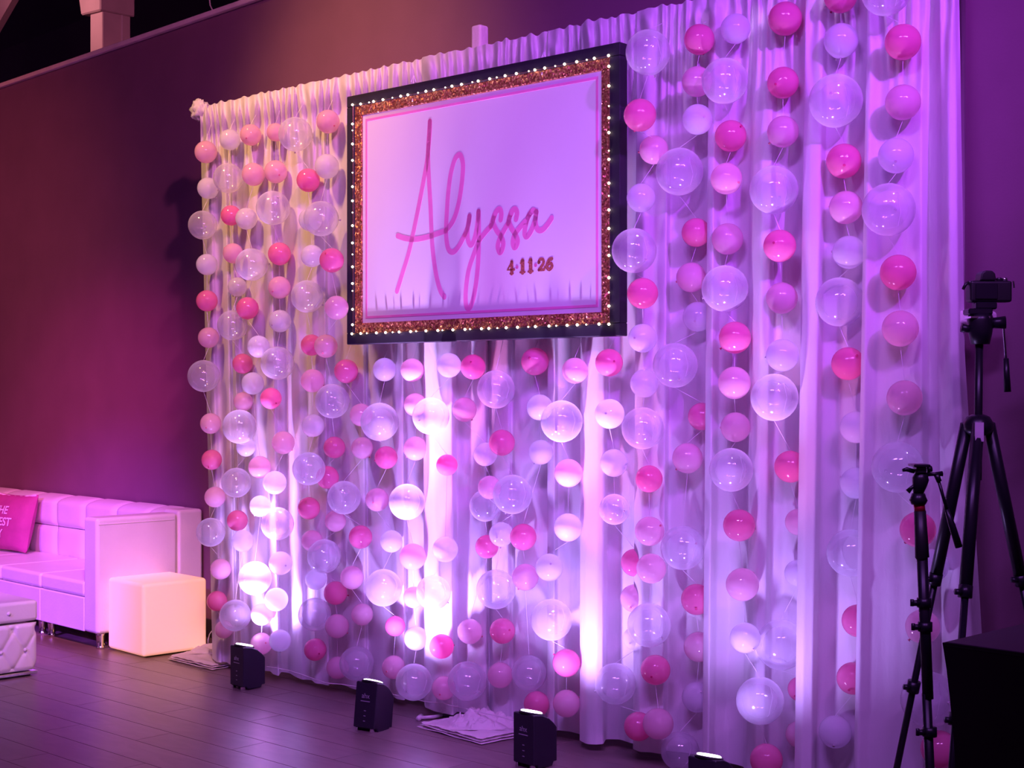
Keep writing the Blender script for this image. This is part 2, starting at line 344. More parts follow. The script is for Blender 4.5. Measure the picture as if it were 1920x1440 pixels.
names = ['white drape panel at the left end, beside the glowing cube', 'white drape panel under the left half of the sign',
 'white drape panel with the brightest lit fold, under the middle of the sign', 'white drape panel with bright crinkled fold, below the right part of the sign',
 'white drape panel just right of the sign', 'white drape panel with long crinkled ridge, third from the right end',
 'white drape panel behind two strands, second from the right end', 'broad white drape panel at the right end, behind the tripods']
# split where the profile tucks behind a lip
def isplit(c):
    best = min(range(len(prof)), key=lambda i: abs(prof[i][0]-c)+(0 if prof[i][1] < .04 else 6)); return best
idx = [0]+[isplit(c) for c in cuts[1:-1]]+[len(prof)-1]
for k in range(8):
    pr = prof[idx[k]:idx[k+1]+1]; nu = len(pr)
    mb = MB(); vs = [fold_pt(px, off, z, i) for z in zs for i, (px, off) in enumerate(pr)]
    fs = [(j*nu+i, j*nu+i+1, (j+1)*nu+i+1, (j+1)*nu+i) for j in range(len(zs)-1) for i in range(nu-1)]
    mb.add(vs, fs); o = mb.build('drape', M['fabric'], smooth=True)
    tag(o, names[k], 'curtain', 'white drape panels along the rod')
def offat(px):                     # fabric offset seen at column px (front-most)
    return max([o for p, o in prof if abs(p-px) < 2.5] or [0])
# rod, uprights
rl, rr = drape(388, -.012), drape(1812, -.012)
rod = thing('curtain_rod', 'long horizontal rod inside the gathered drape pocket', 'rod', (rl.x, rl.y, 2.94), math.atan2(UY, UX))
LR = (rr-rl).length
MB().tube([(0,0,0), (LR,0,0)], .012, 12).build('rod', M['chrome'], rod, smooth=True)
kn = MB().grid(lambda u, v: (lambda th, ph: tuple(Vector((math.cos(th)*math.sin(ph), math.sin(th)*math.sin(ph), math.cos(ph)))*(.052+.016*noise.noise(Vector((math.cos(th)*math.sin(ph)*2.2, math.sin(th)*math.sin(ph)*2.2, math.cos(ph)*2.2+4)))+.006*math.sin(th*9+ph*6))))(u*2*math.pi, v*math.pi), 28, 16)
k_ = kn.build('wrapped_end', M['fabric'], rod, smooth=True); k_.location = (-.012, -.03, .055); k_['label'] = 'end of the rod wrapped in a knot of white cloth'
for i, (px, lab) in enumerate([(412, 'upright drape pole at the left end, under the cloth knot'), (897, 'upright drape pole whose square top shows above the sign'), (1797, 'upright drape pole at the right end by the tripod')]):
    p = drape(px, -.06)
    st = thing('drape_stand', lab, 'stand', (p.x, p.y, 0), math.atan2(UY, UX), 'upright poles of the drape frame')
    MB().tube([(0,0,.012), (0,0,2.86)], .024, 14).build('pole', M['chrome'], st, smooth=True)
    if i == 1: MB().box(-.03, .03, -.02, .04, 2.86, 3.135).build('pole_top', M['cloth'], st, bevel=.012)
    MB().box(-.12, .12, -.13, .05, 0, .008).build('base_plate', M['dark'], st, bevel=.002, seg=1)
    if i == 2:
        MB().box(.03, .15, -.15, -.02, 1.70, 1.745).build('collar', M['cloth'], st, bevel=.012)

# ================================================================ SIGN
BO = .17
bl, br_ = drape(659, BO), drape(1171, BO)
BANG = math.atan2(UY, UX); BW = (br_-bl).length; ZB0, ZB1 = 1.692, 2.853; BH = ZB1-ZB0
sign = thing('name_sign', 'framed white name sign with pink script, hanging before the drapes', 'sign', (bl.x, bl.y, ZB0), BANG)
# local: x along, -y toward viewer, z up
def frame(x0, x1, z0, z1, wd, y0, y1):
    mb = MB()
    mb.box(x0, x1, y0, y1, z0, z0+wd); mb.box(x0, x1, y0, y1, z1-wd, z1)
    mb.box(x0, x0+wd, y0, y1, z0+wd, z1-wd); mb.box(x1-wd, x1, y0, y1, z0+wd, z1-wd); return mb
FB, GB = .052, .048
frame(0, BW, 0, BH, FB, -.03, .02).build('black_frame', M['black'], sign, bevel=.004, seg=2)
frame(FB-.002, BW-FB+.002, FB-.002, BH-FB+.002, GB, -.026, .0).build('glitter_border', M['glit'], sign, bevel=.003, seg=1)
MB().box(FB, BW-FB, -.018, .004, FB, BH-FB).build('panel', M['panel'], sign)
g0 = FB+GB+.018
frame(g0, BW-g0, g0, BH-g0, .011, -.0195, -.0175).build('pink_line_border', M['pink'], sign)
def onboard(px, py, y=-.018):      # photo column/row -> board local x, z
    p = drape(px, BO-y); d = p-bl; x = d.dot(Vector((UX, UY, 0))); return x, zat(py, p.y)-ZB0
def smooth_poly(P, n=7):
    Q = []
    P2 = [P[0]]+P+[P[-1]]
    for i in range(1, len(P2)-2):
        p0, p1, p2, p3 = P2[i-1:i+3]
        for k in range(n):
            t = k/n
            Q.append(tuple(.5*((2*p1[c])+(-p0[c]+p2[c])*t+(2*p0[c]-5*p1[c]+4*p2[c]-p3[c])*t*t+(-p0[c]+3*p1[c]-3*p2[c]+p3[c])*t**3) for c in (0, 1)))
    Q.append(P[-1]); return Q
def ribbon(mb, Q, hw, y0=-.0178, y1=-.0186):
    n = len(Q); vs = []; fs = []
    for i, (x, z) in enumerate(Q):
        a, b = Q[max(0, i-1)], Q[min(n-1, i+1)]
        dx, dz = b[0]-a[0], b[1]-a[1]; l = math.hypot(dx, dz) or 1; nx, nz = -dz/l*hw, dx/l*hw
        vs += [(x+nx, y0, z+nz), (x-nx, y0, z-nz), (x+nx, y1, z+nz), (x-nx, y1, z-nz)]
    for i in range(n-1):
        a = 4*i; b = a+4; fs += [(a+2, a+3, b+3, b+2), (a, a+2, b+2, b), (a+1, b+1, b+3, a+3)]
    mb.add(vs, fs)
    for x, z in (Q[0], Q[-1]):
        m_ = 14; mb.add([(x+hw*math.cos(2*math.pi*k/m_), y1-.0002, z+hw*math.sin(2*math.pi*k/m_)) for k in range(m_)], [tuple(range(m_))])
def zs2(P): return [onboard(720+a/3.691, 210+b/3.691) for a, b in P]
letters = {
 'letter_a_capital': [[(318,65),(317,130),(310,230),(298,340),(270,500),(235,680),(200,850),(170,980),(130,1110),(90,1240)],
    [(318,65),(312,150),(306,250),(306,350),(312,480),(322,650),(330,850),(340,980),(360,1120),(388,1230),(418,1280)],
    [(95,857),(150,875),(220,880),(300,865),(360,845),(430,820)]],
 'letter_l': [[(430,820),(480,750),(515,640),(538,500),(547,370),(532,305),(512,300),(488,335),(462,430),(445,560),(435,700),(430,830),(438,920),(455,962),(485,966),(520,925),(560,850)]],
 'letter_y': [[(560,850),(585,780),(592,722)],[(592,722),(580,800),(580,880),(600,920),(622,890),(643,800),(655,690)],[(655,690),(656,800),(656,920),(650,1060),(635,1200),(610,1320),(585,1360),(567,1330),(567,1230),(585,1100),(620,990),(660,890),(700,835),(740,790)]],
 'letter_s': [[(740,790),(768,705),(797,672),(812,700),(808,745)],[(772,700),(756,760),(780,820),(810,860),(826,910),(816,958),(800,970),(788,930),(800,880),(830,820),(860,770)]],
 'letter_s.001': [[(860,770),(882,692),(908,672),(921,700),(914,742)],[(885,695),(865,745),(880,800),(905,840),(925,890),(915,930),(900,935),(892,900),(905,850),(940,800),(975,760)]],
 'letter_a': [[(975,790),(1000,725),(1030,682),(1052,695)],[(1030,682),(1000,722),(980,790),(974,845),(990,862),(1020,820),(1045,750),(1055,692)],[(1055,692),(1048,760),(1063,812),(1095,816),(1130,780),(1160,735)]]}
for k, S in letters.items():
    mb = MB()
    for st_ in S: ribbon(mb, smooth_poly(zs2(st_)), .0125)
    mb.build(k, M['pink'], sign)
# date, in bold serif figures: strokes in (0..1) cells
DG = {'4': [([(.62,0),(.62,1)], .11), ([(.62,1),(.05,.33),(.95,.33)], .07), ([(.42,.0),(.82,.0)], .05)],
      '1': [([(.5,0),(.5,1)], .13), ([(.2,.82),(.5,1)], .06), ([(.15,.02),(.85,.02)], .06), ([(.28,.98),(.7,.98)], .05)],
      '2': [([(.15,.72),(.28,.94),(.6,.97),(.78,.75),(.6,.45),(.2,.1)], .09), ([(.15,.07),(.85,.07),(.92,.28)], .08), ([(.16,.72),(.22,.74)], .1)],
      '6': [([(.8,.93),(.45,.85),(.2,.5),(.2,.2),(.5,.04),(.8,.25),(.72,.5),(.45,.56),(.22,.4)], .1)], '.': [([(.46,.5),(.54,.5)], .1)]}
xs_ = [(4.0, '4', 951, 965), (0, '.', 967, 972), (0, '1', 974, 986), (0, '1', 989, 1001), (0, '.', 1002, 1007), (0, '2', 1008, 1023), (0, '6', 1023, 1038)]
def dl(px): return 500-(px-960)*.10
for _, ch, a, b in xs_:
    x0, zc = onboard(a, dl(a)); x1, _z = onboard(b, dl(b)); hgt = .0485
    z0 = zc-hgt/2-.004
    mb = MB()
    for P, wd in DG[ch]:
        Q = [(x0+(x1-x0)*u, z0+hgt*v) for u, v in (smooth_poly(P, 4) if ch in '26' and len(P) > 3 else P)]
        ribbon(mb, Q, wd*.078)
    mb.build({'4': 'figure_four', '1': 'figure_one', '2': 'figure_two', '6': 'figure_six', '.': 'dot'}[ch], M['date'] if ch != '.' else M['pink'], sign)
# light string round the frame
sl = thing('light_string', 'string of tiny warm bulbs round the sign border', 'lights', (bl.x, bl.y, ZB0), BANG)
bpts = []
i0 = FB-.003
def run(a, b):
    L_ = math.hypot(b[0]-a[0], b[1]-a[1]); n = int(L_/(.0525 if abs(b[0]-a[0]) > .1 else .062)); out = []
    for k in range(n): 
        if k % 3 == 2 and random.random() < .6: pass
        t = (k+.22*random.uniform(-1, 1)+(.2 if k % 3 == 1 else 0))/n; out.append((a[0]+(b[0]-a[0])*t, a[1]+(b[1]-a[1])*t, k % 3))
    return out
cs = [(i0, i0), (BW-i0, i0), (BW-i0, BH-i0), (i0, BH-i0)]
for a, b in zip(cs, cs[1:]+cs[:1]): bpts += run(a, b)
bme = {}
for big in (0, 1):
    r = .0058 if big else .0034
    mb = MB(); lathe(mb, [(.0005, -r), (r*.7, -r*.7), (r, 0), (r*.7, r*.7), (.0005, r)], 8); bme[big] = mb.mesh('bulb', M['bulb'], smooth=True)
for x, z, k in bpts:
    o = link('bulb', bme[0 if k == 2 else 1], sl); o.location = (x, -.038, z)
MB().tube([(x, -.034, z) for x, z, k in bpts]+[(bpts[0][0], -.034, bpts[0][1])], .0012, 4).build('wire', M['copper'], sl)
for px0, y0, px1, y1, lab in ((776, 142, 773, 190, 'white hook and thread holding up the left of the sign'), (1020, 98, 1016, 140, 'white thread holding up the right of the sign')):
    pa, pb = drape(px0, .12), drape(px1, BO+.035)
    A_, B_ = Vector((pa.x, pa.y, zat(y0, pa.y))), Vector((pb.x, pb.y, zat(y1, pb.y)))
    o = MB().tube([A_, (A_+B_)/2+Vector((0, 0, -.01)), B_], .0022, 5).tube([A_, A_+Vector((-.012, 0, -.03))], .003, 5).tube([A_, A_+Vector((.01, 0, -.03))], .003, 5).build('hanging_thread', M['line']); tag(o, lab, 'thread', 'threads that hold the sign')

# ================================================================ BALLOONS  (x, y, r, kind[, flag])  H hot, P pale, W pearl, C clear; c = tucked behind a fold edge, b = behind its neighbour
ST = [
 [(386,285,21,'P'),(390,353,20,'W'),(380,422,27,'C'),(388,496,20,'W'),(388,564,20,'H'),(391,633,19.5,'P'),(382,705,30,'C'),(395,794,19.5,'P'),(397,862,19,'H'),(403,932,19.5,'P'),(395,998,27,'C'),(414,1067,19.5,'P'),(407,1127,19,'H'),(420,1180,17,'P','b')],
 [(431,262,19.5,'W'),(428,334,28,'C'),(433,404,19,'H','b'),(437,475,19,'P','b'),(445,538,18,'W'),(436,610,28.5,'C'),(455,682,19,'H','b'),(456,753,18,'P','b'),(449,800,32,'C'),(461,838,18,'W','b'),(443,905,28,'C'),(445,976,19.5,'H'),(455,1014,20.5,'W'),(441,1154,29.5,'C')],
 [(470,253,20,'P'),(475,327,21.5,'P'),(462,410,20.5,'W'),(472,496,30.5,'C'),(464,578,21,'H'),(485,650,21,'W'),(474,719,21,'W'),(487,876,21,'P'),(488,949,20,'W'),(478,1084,31.5,'C'),(491,1152,20.5,'P','b'),(490,1207,20.5,'P')],
 [(517,248,17,'P','b'),(517,322,21.5,'P'),(512,390,32,'C'),(524,476,21.5,'H'),(524,539,21,'P'),(525,602,21,'W'),(520,681,31.5,'C'),(508,747,20,'H'),(531,830,21.5,'P'),(515,905,22,'W'),(520,982,31,'C'),(526,1056,22,'W'),(518,1124,22,'W'),(525,1201,20.5,'W')],
 [(554,252,32,'C'),(578,338,22,'H'),(582,412,22,'W','b'),(585,480,21,'W'),(576,556,30.5,'C'),(584,647,20,'H','b'),(586,714,22,'P'),(587,798,21.5,'W'),(579,879,31,'C'),(579,953,21,'H'),(585,1014,20,'P','b'),(592,1086,20,'W','b'),(590,1152,31,'C'),(591,1218,21,'H')],
 [(615,228,22,'P'),(613,312,23,'W'),(602,410,33,'C'),(622,488,23,'H'),(631,577,22.5,'P'),(611,649,22,'P'),(623,752,32.5,'C'),(627,839,20.5,'H'),(614,895,21.5,'H','b'),(629,977,20,'P','b'),(608,1043,32,'C'),(629,1112,22,'H'),(632,1174,22.5,'P'),(633,1252,21,'P','b')],
 [(649,696,22.5,'H'),(677,778,21.5,'P','b'),(679,840,20.5,'P'),(645,933,31.5,'C'),(676,1007,22,'H'),(660,1083,22,'P'),(679,1152,20.5,'P'),(669,1244,32.5,'C')],
 [(721,693,22,'W'),(712,791,36,'C'),(724,858,21.5,'H'),(707,937,22,'P'),(734,1015,21,'W'),(719,1102,35,'C'),(741,1174,19,'H','b'),(738,1251,22,'P','b')],
 [(773,694,22,'P'),(779,759,22,'P'),(779,841,22.5,'P'),(763,941,34,'C'),(774,1044,25,'P'),(776,1120,20,'P','b'),(780,1197,22.5,'W'),(776,1279,34.5,'C')],
 [(842,685,23,'W'),(808,780,35,'C'),(838,872,20,'H','b'),(835,1030,24,'W'),(813,1111,32.5,'C'),(828,1212,23,'H'),(832,1290,22.5,'P')],
 [(887,688,23.5,'H'),(871,768,23,'P'),(910,852,22,'W','b'),(918,914,22,'P'),(910,948,30,'C','b'),(913,1025,22,'H','b'),(881,1184,23.5,'P'),(876,1277,36.5,'C')],
 [(930,730,36,'C'),(941,830,24.5,'H'),(961,927,37,'C'),(940,1002,23,'W'),(930,1105,37,'C'),(942,1183,24,'H'),(938,1266,24,'P')],
 [(1003,678,26,'H'),(1012,764,24.5,'W','b'),(1014,848,23,'W'),(981,1007,25,'H'),(985,1082,25,'P'),(992,1262,33,'C'),(1006,1320,24,'H')],
 [(1078,695,24.5,'P'),(1053,790,39.5,'C'),(1066,887,26.5,'P'),(1065,989,26.5,'W'),(1030,1064,26,'W'),(1034,1162,39,'C'),(1062,1243,26,'H'),(1062,1319,25.5,'P')],
 [(1142,680,26,'H'),(1143,776,28,'W'),(1151,868,26,'W'),(1152,955,29,'C'),(1190,1055,26,'H','c'),(1189,1122,26,'P','c'),(1190,1197,22,'W','c'),(1154,1282,38.5,'C'),(1197,1362,27,'H','b')],
 [(1215,98,42,'C'),(1200,216,30.5,'H'),(1226,281,27,'P','b'),(1202,371,27,'W'),(1189,470,42,'C'),(1205,550,29,'H'),(1205,634,27,'W'),(1208,719,26.5,'W'),(1205,803,39.5,'C'),(1217,898,25.5,'H'),(1218,996,27.5,'P'),(1221,1066,28,'P'),(1217,1172,41,'C'),(1229,1256,28,'H'),(1234,1357,29,'P')],
 [(1311,74,28.5,'H'),(1307,153,28.5,'P','b'),(1308,224,28.5,'W'),(1274,322,44.5,'C'),(1305,436,27,'H'),(1296,520,28,'P'),(1308,594,28,'W','c'),(1266,685,42,'C'),(1316,781,26,'H','c'),(1289,859,28.5,'P'),(1280,1027,41.5,'C'),(1306,1124,29,'H','c'),(1310,1213,28,'P','c'),(1307,1307,28.5,'W','c'),(1275,1408,36,'C')],
 [(1379,54,28,'W'),(1359,152,43,'C'),(1370,255,29.5,'H'),(1362,335,29.5,'P'),(1364,448,29.5,'P'),(1359,541,43.5,'C'),(1378,633,30,'H'),(1377,718,30.5,'P'),(1379,801,28,'P'),(1371,881,41,'C'),(1386,985,30,'H'),(1392,1096,31,'P'),(1397,1196,28.5,'W'),(1425,1314,44.5,'C'),(1437,1425,30.5,'H')],
 [(1472,35,31.5,'H'),(1468,155,29.5,'H'),(1468,247,29.5,'P'),(1451,356,45.5,'C'),(1462,461,30.5,'H'),(1466,559,29.5,'P'),(1467,666,30.5,'W'),(1452,745,44.5,'C'),(1482,875,30,'H','c'),(1497,979,25,'P','c'),(1496,1075,25,'W','c'),(1464,1209,47,'C','c'),(1500,1292,23,'H','c'),(1498,1377,25,'P','c')],
 [(1576,-7,31,'H'),(1577,76,32,'W'),(1567,189,50,'C'),(1582,302,32.5,'H'),(1586,389,31,'P'),(1592,473,31,'W'),(1574,566,46,'C','c'),(1590,682,31,'H','c'),(1605,801,30,'W','c'),(1605,906,29.5,'W','c'),(1595,1037,44.5,'C','c'),(1609,1164,30.5,'H','c'),(1599,1272,30,'H','c'),(1566,1372,30.5,'W')],
 [(1661,-17,46,'C'),(1693,79,33.5,'H'),(1693,192,33,'P'),(1680,292,33,'W'),(1666,393,49.5,'C'),(1684,511,33.5,'H'),(1688,616,34,'P'),(1696,746,33,'P'),(1683,876,48,'C'),(1721,993,33.5,'H'),(1749,1060,30,'W','b'),(1730,1175,32,'P'),(1741,1311,52,'C'),(1762,1405,35,'H')]]
ORD = ['zeroth','first','second','third','fourth','fifth','sixth','seventh','eighth','ninth','tenth','eleventh','twelfth','thirteenth','fourteenth','fifteenth','sixteenth','seventeenth','eighteenth','nineteenth','twentieth','twenty-first']
MK = {'H': ('hot', 'hotknot', 'small hot pink balloon'), 'P': ('pale', 'paleknot', 'small pale pink balloon'), 'W': ('white', 'whiteknot', 'small pearl white balloon'), 'C': ('clear', 'whiteknot', 'large clear balloon')}
bmesh_, kmesh_ = {}, {}
for k, (m1, m2, _) in MK.items():
    pr = []
    nr = 22
    for i in range(nr+1):
        ph = math.pi*i/nr; r = math.sin(ph); z = -math.cos(ph)
        if z > .9: z = z+.05*((z-.9)/.1)**2
        pr.append((max(r, .004), z))
    mb = MB(); lathe(mb, pr, 36); bmesh_[k] = mb.mesh('balloon', M[m1], smooth=True)
    mb = MB(); q = .72 if k == 'C' else 1; lathe(mb, [(.02*q, 1.05), (.055*q, 1.075), (.06*q, 1.10), (.04*q, 1.115), (.085*q, 1.17), (.08*q, 1.18), (.02*q, 1.15)], 10); kmesh_[k] = mb.mesh('knot', M[m2], smooth=True)
placed = []
def fabric_pts(z):
    env = min(1, max(.30, (2.95-z)/.9*.7+.30)); zn = (1.6-z)/1.5; out = []
    for px, o in prof[::2]:
        q = px+lean(px)*zn*(1 if zn > 0 or px < 1700 else .25); out.append((drape(q, o*env+.012), o*env+.012))
    return out
jobs = []
for si, S in enumerate(ST):
    for bi, t in enumerate(S):
        fl = t[4] if len(t) > 4 else ''
        jobs.append(((0 if fl == 'c' else 1 if fl == 'b' else 2, si, bi), si, bi, t[0], t[1], t[2], t[3], fl))
jobs.sort(key=lambda j: j[0])
cache = {}
cent = {}
for _, si, bi, px, py, r, kd, fl in jobs:
    Y0 = drape(px, .07).y; z0 = zat(py, Y0); rm = r*Y0/F
    kz = round(z0, 1)
    if kz not in cache: cache[kz] = [(p, (p-Vector((PX, PY, 0))).dot(Vector((UX, UY, 0))), o) for p, o in fabric_pts(kz)]
    p = drape(px, rm); u = (p-Vector((PX, PY, 0))).dot(Vector((UX, UY, 0)))
    if fl == 'c':
        off = min([o for q, uu, o in cache[kz] if abs(uu-u) < rm*.9] or [0])+rm*(.85 if rm < .07 else .5)
    else:
        for _k in range(3):
            off = 0
            for q, uu, o in cache[kz]:
                d = abs(uu-u)
                if d < rm: off = max(off, o+math.sqrt(rm*rm-d*d))
            u = (drape(px, off)-Vector((PX, PY, 0))).dot(Vector((UX, UY, 0)))
        off += .004
        if 640 < px+r and px-r < 1180 and py+r < 640: off = max(off, .17+.035+rm)
    for _k in range(60):
        p = drape(px, off); rr_ = r*p.y/F; c = Vector((p.x, p.y, zat(py, p.y)))
        if fl == 'c' or all((c-c2).length > (rr_+r2)*.985 for c2, r2 in placed): break
        off += .006
    placed.append((c, rr_))
    cent[(si, bi)] = (c, rr_, px, off)
    o = link('balloon', bmesh_[kd]); o.location = c; o.scale = (rr_,)*3
    ax = Vector((random.uniform(-1, 1), random.uniform(.3, 1), random.uniform(-1, .5)))
    if random.random() < .22: ax = Vector((random.uniform(-.7, .9), -1, random.uniform(-.8, .6)))
    o.rotation_euler = ax.to_track_quat('Z', 'Y').to_euler()
    link('knot', kmesh_[kd], o)
    tag(o, '%s, %s from top on the %s strand from the left' % (MK[kd][2], ORD[bi+1], ORD[si+1]), 'balloon', 'balloons strung over the drapes')
for si, S in enumerate(ST):
    top = 2.9 if si not in range(6, 15) else 1.72
    c0, r0, px0, of0 = cent[(si, 0)]
    pts = []
    for bi, t in enumerate(S):
        c, rr_, px, off = cent[(si, bi)]
        q = drape(px, off); pts.append(Vector((q.x, q.y, c.z)))
    if pts[0].z < top: pts.insert(0, Vector((pts[0].x, pts[0].y, top)))
    # the line is tied from balloon to balloon: it runs only between their skins
    P_ = []; bk = Vector((-NX, -NY, 0))
    if c0.z+r0 < top: P_.append(Vector((c0.x-NX*of0*.4, c0.y-NY*of0*.4, top)))
    for bi in range(len(S)):
        A_, ra = cent[(si, bi)][:2]
        zl = P_[-1].z if P_ else 9
        for th in (90, 45, 0, -45, -90):
            q = A_+(bk*math.cos(R(th))+Vector((0, 0, math.sin(R(th)))))*ra*1.01
            if q.z < zl: P_.append(q); zl = q.z
    mb = MB().tube(P_, .0009, 4)
    o = mb.build('balloon_line', M['line']); tag(o, 'clear line tying together the %s balloon strand from the left' % ORD[si+1], 'line', 'clear lines of the balloon strands')

# ================================================================ UPLIGHTS
def uplight(px, py, label, yaw=0, lean_=0, gain=1.0):
    g = ground(px, py)
    t = thing('uplight', label, 'uplight', (g.x, g.y, .0), 0, 'uplights on the floor before the drapes', rot=(R(lean_), 0, WANG+R(yaw)))
    # origin = nearest bottom corner; x to the right-front, y towards the drapes
    Wd, Dp = .115, .13
    pr = [(0,.018),(0,.212),(.012,.214),(.05,.208),(.085,.192),(.112,.170),(.13,.150),(.13,.018),(.112,.018),(.105,.004),(.03,.004),(.02,.018)]
    MB().prism(pr, -Wd, 0, axis='x').build('case', M['casing'], t, bevel=.003, seg=1)
    mb = MB(); lathe(mb, [(.041, -.004), (.043, .002), (.040, .004), (.036, .005)], 24); l = mb.build('lens', M['lens'], t, smooth=True)
    l.location = (-Wd/2, .045, .2145); l.rotation_euler = (R(-13), 0, 0)
    mb = MB(); lathe(mb, [(.050, -.008), (.050, .0), (.044, .001), (.044, -.008)], 24); l2 = mb.build('lens_ring', M['dark'], t, smooth=True); l2.location = (-Wd/2, .045, .2125); l2.rotation_euler = (R(-13), 0, 0)
    for sx in (-Wd+.012, -.024): MB().box(sx, sx+.012, .0, .022, .0, .019).build('foot', M['chrome'], t, bevel=.002, seg=1)
    MB().tube([(-Wd+.02, .06, .0), (-Wd-.012, .05, .006), (-Wd-.012, .09, .012), (-Wd+.0, .10, .03)], .003, 6).build('bail', M['chrome'], t)
    cu = bpy.data.curves.new('logo', 'FONT'); cu.body = 'ahx'; cu.size = .030; cu.extrude = .0004; cu.align_x = 'CENTER'
    tmp = bpy.data.objects.new('tmp', cu); col.objects.link(tmp); bpy.context.view_layer.update()
    me = bpy.data.meshes.new_from_object(tmp.evaluated_get(bpy.context.evaluated_depsgraph_get())); bpy.data.objects.remove(tmp)
    me.materials.clear(); me.materials.append(M['print']); lg = link('logo', me, t); lg.location = (-Wd/2, -.0012, .145); lg.rotation_euler = (R(90), 0, 0)
    MB().box(-.083, -.034, -.0012, 0, .130, .1335).build('logo_bar', M['print'], t)
    for k, zz in enumerate((.09, .068, .046)): MB().box(-.062, -.052, -.0015, 0, zz, zz+.003).build('button', M['print'], t)
    t.location.x -= 0; 
    # the lamp itself
    c = Vector((g.x, g.y, 0))+Vector((WXx*(-Wd/2)+WNx*.06, WXy*(-Wd/2)+WNy*.06, .235))
    back = Vector((-NX, -NY, 0))
    spot('uplight_violet_beam', c, c+back*.145+Vector((0, 0, 1.1)), (.52, .40, 1.0), 400*gain, 31, 1.0, .03)
    spot('uplight_wide_beam', c, c+back*.33+Vector((0, 0, .7)), (.50, .30, 1.0), 62*gain, 130, 1.0, .03)
    spot('uplight_pink_beam', c+Vector((UX, UY, 0))*.03, c+back*.18+Vector((UX, UY, 0))*.10+Vector((0, 0, 1.1)), (1.0, .22, .62), 125*gain, 44, 1.0, .03)
    return t
uplight(456, 1296, 'black uplight box beside the left white base cloth', 0, 0, .9)
uplight(701, 1376, 'black tilted uplight box between the two white base cloths', 14, -7, 1.35)
uplight(1001, 1446, 'black uplight box right of the crumpled white base cloth', 0, 0, .8)
uplight(1342, 1545, 'black uplight at the bottom edge, only its lit lens showing', 4, 0, .55)

# ================================================================ GLOWING CUBE
g = ground(268, 1237)
cube = MB().box(-.405, 0, 0, .405, .012, .415).build('glow_cube', M['cubem'], bevel=.022, seg=4); cube.location = (g.x, g.y, 0); cube.rotation_euler = (0, 0, WANG-R(1))
tag(cube, 'glowing peach cube seat on the floor beside the white sofa', 'cube light')
bs = MB().box(-.36, -.045, .045, .36, 0, .014).build('base', M['dark'], cube)

# ================================================================ SOFA
SA = (-2.36, 8.18)
sofa = thing('sofa', 'long white leather sofa with tufted back, along the plum wall', 'sofa', (SA[0], SA[1], 0), WANG)
def puff(x0, x1, y0, y1, z0, z1, b=.02, nu=10, nv=10):   # upholstered block: pillowed on its +/- largest side (front -y) and rounded
    mb = MB(); mb.box(x0, x1, y0, y1, z0, z1); return mb
MB().box(-.155, 0, 0, .525, .09, .752).build('arm', M['leather'], sofa, bevel=.022, seg=4)
MB().tube([(-.004, .02, .10), (-.004, .02, .735), ], .004, 6).build('piping', M['leather'], sofa)
MB().tube([(.0, .012, .715), (.0, .5, .715)], .0035, 6).build('piping', M['leather'], sofa)
MB().box(-.175, .0, .528, .70, .09, .768).build('back_end', M['leather'], sofa, bevel=.022, seg=4)
xe = -3.3
seams = [-.16, -.37, -.77, -1.175, -1.57, -1.97, -2.37, -2.77, -3.3]
MB().box(xe, -.177, .60, .70, .09, .74).build('back_frame', M['leather'], sofa, bevel=.01)
def pad(x0, x1, z0, z1, y, th, top=False):
    def fn(u, v):
        x = x0+(x1-x0)*u; z = z0+(z1-z0)*v
        e = (1-abs(2*u-1)**6)*(1-abs(2*v-1)**6)
        tuft = .012*math.exp(-(((u-.5)*(x1-x0)/.05)**2+((v)*(z1-z0)/.05)**2))
        return (x, y-.045-th*e**.6+tuft*.6, z)
    return fn
for a, b in zip(seams[1:], seams[:-1]):
    MB().grid(pad(a+.002, b-.002, .36, .565, .605, .028), 14, 12).build('back_pad', M['leather'], sofa, smooth=True)
    def fn2(u, v, a=a, b=b):
        x = a+.002+(b-a-.004)*u; e = (1-abs(2*u-1)**8)
        t = v*math.pi*.62          # rolls over the top
        if v < .55:
            w_ = v/.55; return (x, .56-.028*(1-abs(2*min(w_, .5)-1)**5)*e**.5, .568+.15*w_)
        t = (v-.55)/.45*math.pi/2
        return (x, .56-.028*e**.5+.145*(1-math.cos(t)), .718+.052*math.sin(t)*(.8+.2*e))
    MB().grid(fn2, 14, 20).build('back_pad', M['leather'], sofa, smooth=True)
for a, b in ((-.70, -.158), (-1.245, -.705), (-1.79, -1.25), (-2.335, -1.795), (-2.88, -2.34)):
    MB().box(a, b, .006, .60, .287, .378).build('seat_cushion', M['leather'], sofa, bevel=.022, seg=4)
for a, b in ((-.70, -.157), (-1.79, -.705), (-2.88, -1.795)):
    MB().box(a, b, .004, .60, .09, .285).build('seat_base', M['leather'], sofa, bevel=.006, seg=2)
lm = MB(); lathe(lm, [(.022, 0), (.026, .006), (.024, .012), (.020, .02), (.024, .075), (.028, .09)], 16); lme = lm.mesh('leg', M['chrome'], smooth=True)
for x, y in ((-.05, .05), (-.13, .10), (-.64, .05), (-.76, .05), (-.70, .3), (-.05, .62), (-.70, .62), (-1.74, .05), (-1.86, .05), (-2.8, .05)):
    o = link('leg', lme, sofa); o.location = (x, y, 0)
